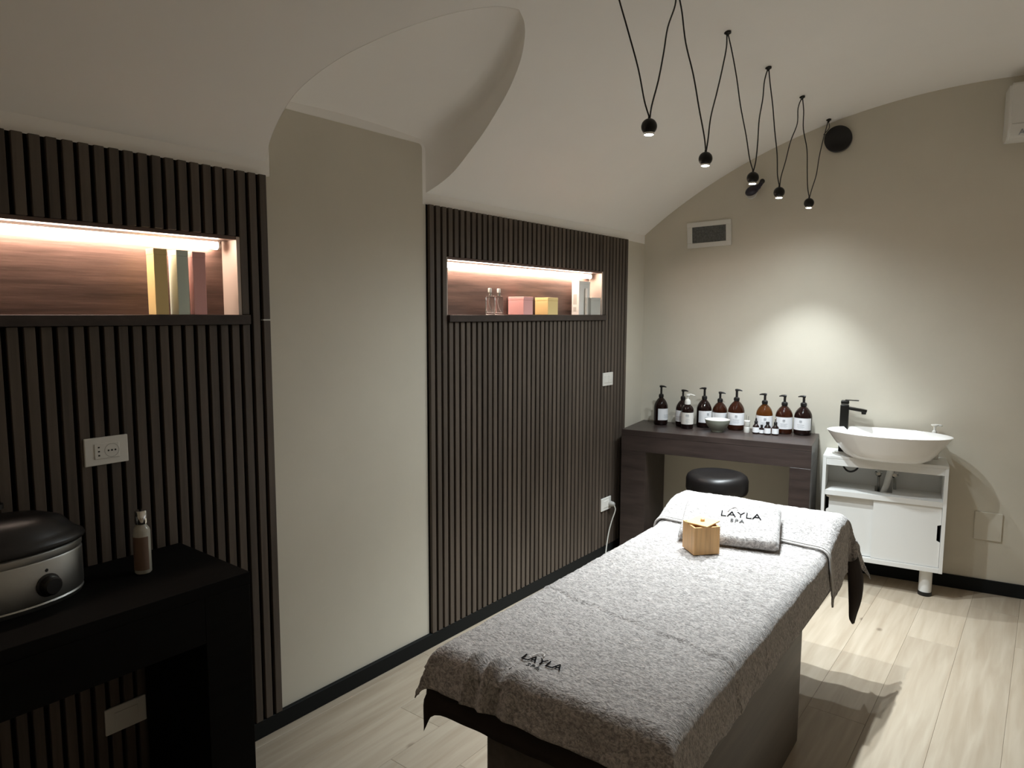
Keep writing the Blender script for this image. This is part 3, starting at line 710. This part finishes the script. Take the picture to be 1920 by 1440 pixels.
# folded towel used as a pillow
PM = T(-.998, 2.752, .679) @ RZ(R(15.5)) @ RX(R(19))
t = thing('folded_towel', (-.945, 2.755, .65), 'folded grey plush towel with embroidered name leaning as a pillow', 'towel')
def slab(hx, hy, hz, rad, step, amp, seed):
    bm = new(); nx, ny = int(2 * hx / step), int(2 * hy / step)
    def pt(i, j, side):
        u = -1 + 2 * i / nx; v = -1 + 2 * j / ny; x_, y_ = u * hx, v * hy
        ex = max(0, abs(x_) - (hx - rad)) / rad; ey = max(0, abs(y_) - (hy - rad)) / rad
        e = min(1, math.hypot(ex, ey)); h = hz - rad * .9 + rad * .9 * math.sqrt(max(0, 1 - e * e)) if hz > rad * .9 else hz * math.sqrt(max(0, 1 - e * e))
        nv = Vector((x_ * 1, y_, seed)); d = amp * (noise.noise(nv * 9) * 1.2 + noise.noise(nv * 40) * .6 + noise.noise(nv * 110) * .45) * (1 - .8 * math.exp(-((x_ - .038) / .12) ** 4 - (y_ / .05) ** 4))
        return (x_, y_, side * h + (d if side > 0 else 0))
    top = [[bm.verts.new(pt(i, j, 1)) for i in range(nx + 1)] for j in range(ny + 1)]
    bot = [[bm.verts.new(pt(i, j, -1)) for i in range(nx + 1)] for j in range(ny + 1)]
    for G, fl in ((top, 0), (bot, 1)):
        for j in range(ny):
            for i in range(nx):
                q = (G[j][i], G[j][i + 1], G[j + 1][i + 1], G[j + 1][i]); bm.faces.new(q if not fl else q[::-1])
    per = [(0, i) for i in range(nx + 1)] + [(j, nx) for j in range(1, ny + 1)] + [(ny, i) for i in range(nx - 1, -1, -1)] + [(j, 0) for j in range(ny - 1, 0, -1)]
    for (a, b), (c, d) in zip(per, per[1:] + per[:1]): bm.faces.new((top[a][b], bot[a][b], bot[c][d], top[c][d]))
    return bm
bm = slab(.192, .128, .026, .024, .006, .0045, 21); xf(bm, T(0, .0, .012)); xf(bm, PM); link('upper_fold', bm, TOWEL, t, smooth=True)
bm = slab(.187, .120, .012, .011, .008, .002, 31); xf(bm, T(.002, .006, -.026)); xf(bm, PM); link('lower_fold', bm, TOWEL, t, smooth=True)
emb(t, PM @ T(.038, .010, .0408), .056, -.0007)

# bamboo box
bxm = T(-1.033, 2.532, ztop(1.1) + .0125) @ RZ(R(48.5 - 90))
t = thing('bamboo_box', (-1.033, 2.532, ztop(1.1) + .0125), 'square bamboo box with a skewed lid standing on the bed towel', 'box')
hs, hh, tk = .0525, .108, .007
for (a, b, c, d) in ((-hs, hs, -hs, -hs + tk), (-hs, hs, hs - tk, hs), (-hs, -hs + tk, -hs + tk, hs - tk), (hs - tk, hs, -hs + tk, hs - tk)):
    bm = new(); box(bm, a, b, c, d, 0, hh, .0008, 1); xf(bm, bxm); link('side', bm, BAMBOO, t)
bm = new(); box(bm, -hs + tk, hs - tk, -hs + tk, hs - tk, .001, .008); xf(bm, bxm); link('bottom', bm, BAMBOO, t)
lm = bxm @ T(.002, .004, hh + .0045) @ RZ(R(-56 + 90)) @ RX(R(2)) 
bm = new(); box(bm, -.0475, .0475, -.0475, .0475, 0, .005, .0008, 1); xf(bm, lm); lid = link('lid', bm, BAMBOOL, t)
bm = new(); lathe(bm, [(0, .0052), (.009, .0052), (.0075, .009), (.0085, .014), (.006, .016), (0, .016)], 16); xf(bm, lm); link('knob', bm, BAMBOO, lid, smooth=True, angle=40)

# ------------------------------------------------------------------ console table with bottles
ct = thing('console_table', B(.55, .22, 0), 'dark wooden console table with thick apron under the amber bottles', 'table')
bm = new(); bbox(bm, .0, 1.108, .002, .442, .789, .824, .0015, 2); link('table_top', bm, DARKW, ct)
bm = new(); bbox(bm, .0, 1.108, .412, .441, .690, .7885, .001, 1); link('apron', bm, DARKW, ct)
bm = new(); bbox(bm, 1.078, 1.1075, .016, .411, .690, .7885, .001, 1); link('side_apron', bm, DARKW, ct)
bm = new(); bbox(bm, .001, .158, .016, .441, 0, .6895, .001, 1); link('leg', bm, DARKW, ct)
bm = new(); bbox(bm, .998, 1.108, .016, .441, 0, .6895, .001, 1); link('leg', bm, DARKW, ct)

BZ = .8242
def print_quads(bm, rad, zc, a0, dirs):
    for (da, w_, z_, h_) in dirs:
        n = 4; rr = rad + .0006
        lo = [bm.verts.new((rr * math.cos(a0 + da + (k / n - .5) * w_ / rr), rr * math.sin(a0 + da + (k / n - .5) * w_ / rr), zc + z_ - h_ / 2)) for k in range(n + 1)]
        hi = [bm.verts.new((v.co.x, v.co.y, v.co.z + h_)) for v in lo]
        for k in range(n): bm.faces.new((lo[k], lo[k + 1], hi[k + 1], hi[k]))
def band(bm, rad, z0, z1, a0, sweep, n=20):
    lo = [bm.verts.new((rad * math.cos(a0 + sweep * (k / n - .5)), rad * math.sin(a0 + sweep * (k / n - .5)), z0)) for k in range(n + 1)]
    hi = [bm.verts.new((v.co.x, v.co.y, z1)) for v in lo]
    for k in range(n): bm.faces.new((lo[k], lo[k + 1], hi[k + 1], hi[k]))
def big_bottle(s, t_, r, h, nozzle, label, glass=AMBER, face=0.0, emblem=True, pump_up=.055, seam=False):
    c = B(s, t_ + r, BZ); c = B(s, max(t_, r + .006), BZ)
    o = thing('pump_bottle', c, label, 'bottle', 'amber pump bottles on the console')
    hb = h - .070 - (pump_up - .045)                                  # shoulder top
    bm = new()
    pr = [(0, .002), (.86 * r, 0), (.97 * r, .006), (r, .016), (r, hb * .62), (.985 * r, hb * .68), (.92 * r, hb * .755), (.80 * r, hb * .83), (.63 * r, hb * .90), (.45 * r, hb * .955), (.33 * r, hb * .985), (.29 * r, hb * 1.0), (0, hb)]
    lathe(bm, pr, 36); xf(bm, T(*c)); link('glass_body', bm, glass, o, smooth=True, angle=60)
    vd = (Vector((0, 0, 0)) - c); a0 = math.atan2(vd.y, vd.x) + face
    bm = new(); band(bm, r + .0006, hb * .19, hb * .61, a0, 2.6); xf(bm, T(*c)); lab = link('label', bm, PAPER, o, smooth=True, recalc=False)
    bm = new(); lh = hb * .42; lc = hb * .40
    q = []
    if emblem: q += [(0, .014, lh * .28, .0045), (0, .016, lh * .20, .003), (0, .012, lh * .13, .002)]
    q += [(0, .042, -.004, .0016), (0, .034, -lh * .16, .001), (0, .046, -lh * .24, .001), (0, .030, -lh * .32, .001)]
    print_quads(bm, r + .0008, lc, a0, q); xf(bm, T(*c)); link('print', bm, INK, lab, recalc=False)
    bm = new(); lathe(bm, [(0, hb + .0005), (.33 * r, hb + .0005), (.36 * r, hb + .004), (.36 * r, hb + .018), (.26 * r, hb + .023), (.15 * r, hb + .025), (.15 * r, hb + pump_up), (0, hb + pump_up)], 20); xf(bm, T(*c)); pump = link('pump', bm, BLKPL, o, smooth=True, angle=40)
    zt = hb + pump_up; d = BU * nozzle
    bm = new(); tube(bm, [c + Vector((0, 0, zt + .004)) - d * .010, c + Vector((0, 0, zt + .005)), c + Vector((0, 0, zt + .005)) + d * .018, c + Vector((0, 0, zt + .001)) + d * .033], [.007, .0075, .0055, .003], 10); link('nozzle', bm, BLKPL, pump, smooth=True, angle=50)
    return o
big_bottle(.160, .182 - .045, .045, .272, 1, 'dark pump bottle standing alone at the slatted wall end of console', AMBERD, face=.9, emblem=False, pump_up=.068)
big_bottle(.302, .130, .044, .252, 1, 'dark pump bottle half hidden behind the white-pump bottle', AMBERD, face=-.6, emblem=False)
big_bottle(.432, .100, .047, .270, -1, 'dark pump bottle with tall raised pump, just beyond the white-pump bottle', AMBERD, face=.55, pump_up=.066)
big_bottle(.525, .072, .047, .245, 1, 'reddish amber pump bottle directly behind the small bowl', AMBER, emblem=False)
big_bottle(.632, .100, .050, .271, 1, 'reddish amber pump bottle between the bowl and white dropper jar', AMBER, pump_up=.064)
big_bottle(.802, .112, .049, .255, -1, 'light amber pump bottle behind the little bottles', mat('light_amber_glass', (.20, .065, .010), .05, trans=.8, ior=1.4), face=.1)
big_bottle(.914, .092, .050, .250, -1, 'red-brown pump bottle second from the sink end', AMBER)
big_bottle(1.021, .084, .051, .252, -1, 'near-black pump bottle at the sink end of the console', AMBERD, face=-.25)
# white-pump bottle
c = B(.352, .205, BZ); o = thing('lotion_bottle', c, 'brown lotion bottle with white pump standing in front of the dark ones', 'bottle')
bm = new(); lathe(bm, [(0, .001), (.034, 0), (.038, .006), (.038, .118), (.035, .132), (.026, .145), (.019, .150), (.018, .154), (0, .154)], 32); xf(bm, T(*c)); link('glass_body', bm, AMBERD, o, smooth=True, angle=50)
a0 = math.atan2(-c.y, -c.x)
bm = new(); band(bm, .0386, .030, .104, a0, 2.7); xf(bm, T(*c)); lab = link('label', bm, PAPER2, o, smooth=True, recalc=False)
bm = new(); print_quads(bm, .0388, .067, a0, [(0, .020, .024, .003), (0, .022, .018, .003), (0, .020, .012, .002)] + [(.15 * math.sin(k * 2.1), .020, -.002 - k * .0055, .0012) for k in range(6)]); xf(bm, T(*c)); link('print', bm, INK, lab, recalc=False)
bm = new(); lathe(bm, [(0, .1545), (.019, .1545), (.019, .172), (.014, .184), (.005, .188), (.005, .208), (.013, .209), (.013, .219), (0, .221)], 20); xf(bm, T(*c)); pump = link('pump', bm, WPLAST, o, smooth=True, angle=40)
bm = new(); tube(bm, [c + Vector((0, 0, .215)), c + Vector((0, 0, .217)) + BU * .020, c + Vector((0, 0, .211)) + BU * .046], [.006, .0055, .003], 10); link('nozzle', bm, WPLAST, pump, smooth=True, angle=50)
# bowl
c = B(.547, .232, BZ); o = thing('bowl', c, 'small sage green footed bowl with white inside on the console', 'bowl')
bm = new(); lathe(bm, [(0, .001), (.036, 0), (.038, .002), (.037, .010), (.042, .014), (.060, .034), (.073, .058), (.0765, .076), (.0745, .0765)], 48); xf(bm, T(*c)); link('bowl_shell', bm, OLIVE, o, smooth=True, angle=60, recalc=False)
bm = new(); lathe(bm, [(.0745, .0765), (.070, .058), (.056, .034), (.035, .018), (0, .016)], 48); xf(bm, T(*c)); link('inner_glaze', bm, CERAM, o, smooth=True, recalc=False)
# small bottles
def little(s, t_, r, h, kind, label):
    c = B(s, t_ - r, BZ); o = thing('small_bottle', c, label, 'bottle', 'little bottles on the console')
    hb = h * {'spray': .62, 'cap': .70, 'drop': .58}[kind]
    bm = new(); lathe(bm, [(0, 0), (.92 * r, 0), (r, .004), (r, hb * .68), (.9 * r, hb * .80), (.55 * r, hb * .93), (.42 * r, hb), (0, hb)], 24); xf(bm, T(*c)); link('glass_body', bm, AMBERD, o, smooth=True, angle=50)
    a0 = math.atan2(-c.y, -c.x)
    bm = new(); band(bm, r + .0005, hb * .14, hb * .66, a0, 2.6, 14); xf(bm, T(*c)); link('label', bm, PAPER, o, smooth=True, recalc=False)
    z = hb + .0005
    bm = new(); lathe(bm, [(0, z), (.52 * r, z), (.52 * r, z + .014), (.45 * r, z + .016), (0, z + .016)], 16); xf(bm, T(*c)); link('cap', bm, BLKPL, o, smooth=True, angle=40)
    if kind != 'cap':
        bm = new(); lathe(bm, [(0, z + .0165), (.26 * r, z + .0165), (.30 * r, z + .024), (.22 * r, h - .004), (0, h)], 12); xf(bm, T(*c)); link('spray_head' if kind == 'spray' else 'dropper_bulb', bm, BLKPL if kind == 'spray' else CHROME, o, smooth=True, angle=50)
little(.767, .205, .0195, .098, 'spray', 'little brown spray bottle beside the white dropper jar')
little(.800, .195, .0145, .056, 'cap', 'tiniest brown capped vial among the little bottles')
little(.835, .210, .0195, .088, 'cap', 'little brown bottle with round black cap, between vial and dropper bottle')
little(.879, .205, .0200, .106, 'drop', 'little brown dropper bottle in front of the red-brown pump bottle')
c = B(.712, .175, BZ); o = thing('dropper_jar', c, 'white and grey two-tone jar with thin sticks on the console', 'jar')
for nm, z0, z1, m_ in (('base', 0, .036, WPLAST), ('grey_band', .0363, .060, GREYC), ('jar_lid', .0603, .074, WPLAST)):
    bm = new(); lathe(bm, [(0, z0), (.0175, z0), (.018, z0 + .001), (.018, z1 - .002), (.016, z1), (0, z1)], 22); xf(bm, T(*c)); link(nm, bm, m_, o, smooth=True, angle=40)
for dx, hh_ in ((-.004, .036), (.006, .028)):
    bm = new(); tube(bm, [c + Vector((dx, 0, .0742)), c + Vector((dx * 1.6, 0, .074 + hh_))], .0016, 6); link('stick', bm, STEEL, o)
# stool
c = B(.632, .60, 0); o = thing('stool', c, 'round black leather stool seat rising behind the bed head', 'stool')
bm = new(); lathe(bm, [(0, .536), (.150, .534), (.166, .541), (.172, .556), (.172, .612), (.165, .632), (.148, .645), (.118, .650), (.105, .645), (0, .643)], 56); xf(bm, T(*c)); link('seat', bm, LEATHER, o, smooth=True, angle=60)
bm = new(); lathe(bm, [(0, .5335), (.06, .5335), (.06, .520), (.025, .510), (.025, .30), (.032, .299), (.032, .09), (0, .09)], 24); xf(bm, T(*c)); link('column', bm, CHROME, o, smooth=True, angle=40)
for k in range(5):
    a = k * 2 * math.pi / 5 + .3; dv = Vector((math.cos(a), math.sin(a), 0))
    bm = new(); tube(bm, [c + Vector((0, 0, .088)) + dv * .01, c + dv * .12 + Vector((0, 0, .08)), c + dv * .21 + Vector((0, 0, .062))], [.016, .014, .010], 10); leg = link('leg', bm, BLKMET, o, smooth=True, angle=50)
    bm = new(); tube(bm, [c + dv * .21 + Vector((0, 0, .0225)) + dv.cross(Vector((0, 0, 1))) * s_ for s_ in (-.012, .012)], .022, 16); tube(bm, [c + dv * .21 + Vector((0, 0, .04)), c + dv * .21 + Vector((0, 0, .058))], .006, 8); link('caster', bm, BLKPL, leg, smooth=True, angle=40)

# ------------------------------------------------------------------ sink cabinet
S0, S1, TF = 1.155, 1.772, .262
o = thing('sink_cabinet', B(1.463, .13, 0), 'white sink cabinet with open shelf and two sliding doors', 'cabinet')
for a in (S0, S1 - .018):
    bm = new(); bbox(bm, a, a + .018, .016, TF, .150, .728, .001, 1); link('side_panel', bm, WLACQ, o)
bm = new(); bbox(bm, S0, S1, .004, TF, .7283, .745, .0015, 1); link('top', bm, WLACQ, o)
bm = new(); bbox(bm, S0 + .0183, S1 - .0183, TF - .020, TF - .001, .690, .728, .0008, 1); link('front_rail', bm, WLACQ, o)
bm = new(); bbox(bm, S0 + .0183, S1 - .0183, .016, .022, .165, .728); link('back_panel', bm, WLACQ, o)
# shelf with a pipe cut-out
bm = new(); prism(bm, [B(a, b, .516) for a, b in ((S0 + .0185, .0225), (1.425, .0225), (1.425, .165), (1.515, .165), (1.515, .0225), (S1 - .0185, .0225), (S1 - .0185, TF - .002), (S0 + .0185, TF - .002))], (0, 0, .028)); link('shelf', bm, WLACQ, o)
bm = new(); bbox(bm, S0 + .0183, S1 - .0183, .0225, TF - .002, .150, .175, .001, 1); link('bottom', bm, WLACQ, o)
bm = new(); bbox(bm, S0 + .0183, S1 - .0183, .075, .080, .176, .515); link('interior_shade', bm, HOLE, o)  # black sheet standing for the shade inside the closed cabinet
def door(s0, s1, t0, zb, ztp, notch, label=None):
    n0, n1, nd = notch; pts = [(s0, zb), (s1, zb)]
    if nd > 0: pts += [(s1, n0), (s1 - nd, n0 + .010), (s1 - nd, n1 - .006), (s1, n1)]
    pts += [(s1, ztp), (s0, ztp)]
    if nd < 0: pts += [(s0, n1), (s0 - nd, n1 - .006), (s0 - nd, n0 + .010), (s0, n0)]
    bm = new(); prism(bm, [B(a, t0, b) for a, b in pts], BO * .012); link('door', bm, WLACQ, o)
door(1.424, S1 - .0195, TF - .022, .179, .5145, (.318, .418, .017))
door(S0 + .0255, 1.444, TF - .040, .179, .5145, (.422, .500, -.014))
bm = new(); bbox(bm, S0 + .0185, S1 - .0185, TF - .0075, TF - .003, .1755, .1785); link('door_rail', bm, WLACQ, o)
for a in (1.225, 1.700):
    cc = B(a, .200, 0); bm = new(); lathe(bm, [(0, .022), (.032, .022), (.032, .1497), (0, .1497)], 28); xf(bm, T(*cc)); lg = link('leg', bm, WLACQ, o, smooth=True, angle=40)
    bm = new(); lathe(bm, [(0, 0), (.034, 0), (.0345, .004), (.0345, .0215), (0, .0215)], 28); xf(bm, T(*cc)); link('rubber_foot', bm, BLKPL, lg, smooth=True, angle=40)
# drain pipes
o = thing('drain_pipe', B(1.475, .09, .52), 'white drain pipe with two chrome stop valves inside the sink cabinet', 'pipe')
bm = new(); tube(bm, smooth_curve([B(1.500, .12, .727), B(1.498, .12, .66), B(1.482, .12, .58), B(1.462, .115, .50), B(1.455, .105, .42)], 5), .017, 14); link('waste_pipe', bm, WPLAST, o, smooth=True)
for a in (1.440, 1.522):
    bm = new(); tube(bm, [B(a, .023, .635), B(a, .085, .635)], .008, 12); v_ = link('valve', bm, CHROME, o, smooth=True, angle=40)
    bm = new(); lathe(bm, [(0, 0), (.012, 0), (.018, .003), (.020, .008), (.014, .014), (.010, .020), (0, .020)], 16); xf(bm, T(*B(a, .085, .635)) @ RZ(BA) @ RX(R(90))); link('valve_knob', bm, CHROME, v_, smooth=True, angle=40)
    bm = new(); tube(bm, [B(a, .060, .628), B(a + .004, .062, .56), B(a + .006, .065, .46)], .007, 10); link('flexible_hose', bm, STEEL, v_, smooth=True)
# basin
o = thing('basin', B(1.475, .235, .7455), 'white boat-shaped ceramic basin standing on the sink cabinet', 'basin')
bc = B(1.475, .232, .7455); bs = T(*bc) @ RZ(BA)
def osect(f, a, b, z, n=64, e=2.0): return [(a * math.copysign(abs(math.cos(2 * math.pi * k / n)) ** (2 / e), math.cos(2 * math.pi * k / n)), b * math.copysign(abs(math.sin(2 * math.pi * k / n)) ** (2 / e), math.sin(2 * math.pi * k / n)), z) for k in range(n)]
bm = new(); rings = []
for a, b, z in ((.150, .085, .000), (.185, .108, .004), (.215, .125, .022), (.243, .143, .055), (.272, .163, .095), (.300, .183, .135), (.3095, .1895, .150), (.3065, .1865, .1505), (.285, .170, .120), (.245, .145, .070), (.190, .112, .034), (.10, .06, .022), (.02, .02, .020)):
    rings.append([bm.verts.new(p) for p in osect(0, a, b, z)])
for A, Bq in zip(rings, rings[1:]):
    for i in range(64): bm.faces.new((A[i], A[(i + 1) % 64], Bq[(i + 1) % 64], Bq[i]))
bm.faces.new(rings[0][::-1]); bm.faces.new(rings[-1]); xf(bm, bs); bo = link('bowl_shell', bm, CERAM, o, smooth=True, angle=70)
bm = new(); lathe(bm, [(0, .0235), (.018, .0235), (.020, .021), (0, .0205)], 20); xf(bm, bs); link('drain_plug', bm, CHROME, o, smooth=True)
# faucet
o = thing('faucet', B(1.246, .085, .7453), 'tall matt black mixer tap behind the basin', 'faucet')
bm = new(); bbox(bm, 1.222, 1.268, .062, .108, .7455, 1.022, .004, 3); link('column', bm, BLKMET, o, smooth=True, angle=40)
bm = new(); bbox(bm, 1.224, 1.267, .064, .106, 1.0265, 1.047, .005, 3); hd = link('handle_block', bm, BLKMET, o, smooth=True, angle=40)
bm = new(); bbox(bm, 1.245, 1.318, .072, .100, 1.0475, 1.052, .0015, 2); link('lever', bm, BLKMET, hd)
bm = new(); vs = box(bm, 1.262, 1.364, -.104, -.070, .995, 1.012, .004, 2); xf(bm, BM @ T(1.262, 0, 1.012) @ RY(R(7)) @ T(-1.262, 0, -1.012), vs); sp = link('spout', bm, BLKMET, o, smooth=True, angle=40)
bm = new(); lathe(bm, [(0, -.012), (.012, -.012), (.013, 0), (0, 0)], 18); xf(bm, T(*B(1.346, .087, .9845))); link('aerator', bm, BLKMET, sp, smooth=True, angle=40)
bm = new(); tube(bm, smooth_curve([B(1.245, .085, .7275), B(1.248, .10, .680), B(1.268, .115, .644), B(1.295, .12, .634), B(1.325, .115, .650), B(1.345, .10, .690), B(1.35, .09, .7275)], 6), .0055, 8); link('supply_hose', bm, BLKPL, o, smooth=True)
# soap pump
c = B(1.703, .070, .7455); o = thing('soap_dispenser', c, 'white soap pump bottle behind the pointed end of the basin', 'soap dispenser')
bm = new(); lathe(bm, [(0, 0), (.026, 0), (.028, .003), (.028, .115), (.022, .128), (.012, .133), (0, .134)], 28); xf(bm, T(*c)); link('bottle_body', bm, WPLAST, o, smooth=True, angle=45)
bm = new(); lathe(bm, [(0, .1345), (.013, .1345), (.013, .150), (.010, .158), (.006, .160), (.006, .180), (.011, .184), (.019, .189), (.019, .193), (0, .194)], 20); xf(bm, T(*c)); pm_ = link('pump', bm, WPLAST, o, smooth=True, angle=40)
bm = new(); tube(bm, [c + Vector((0, 0, .190)), c + Vector((0, 0, .191)) + BU * .028, c + Vector((0, 0, .186)) + BU * .036], [.006, .005, .004], 8); link('nozzle', bm, WPLAST, pm_, smooth=True)
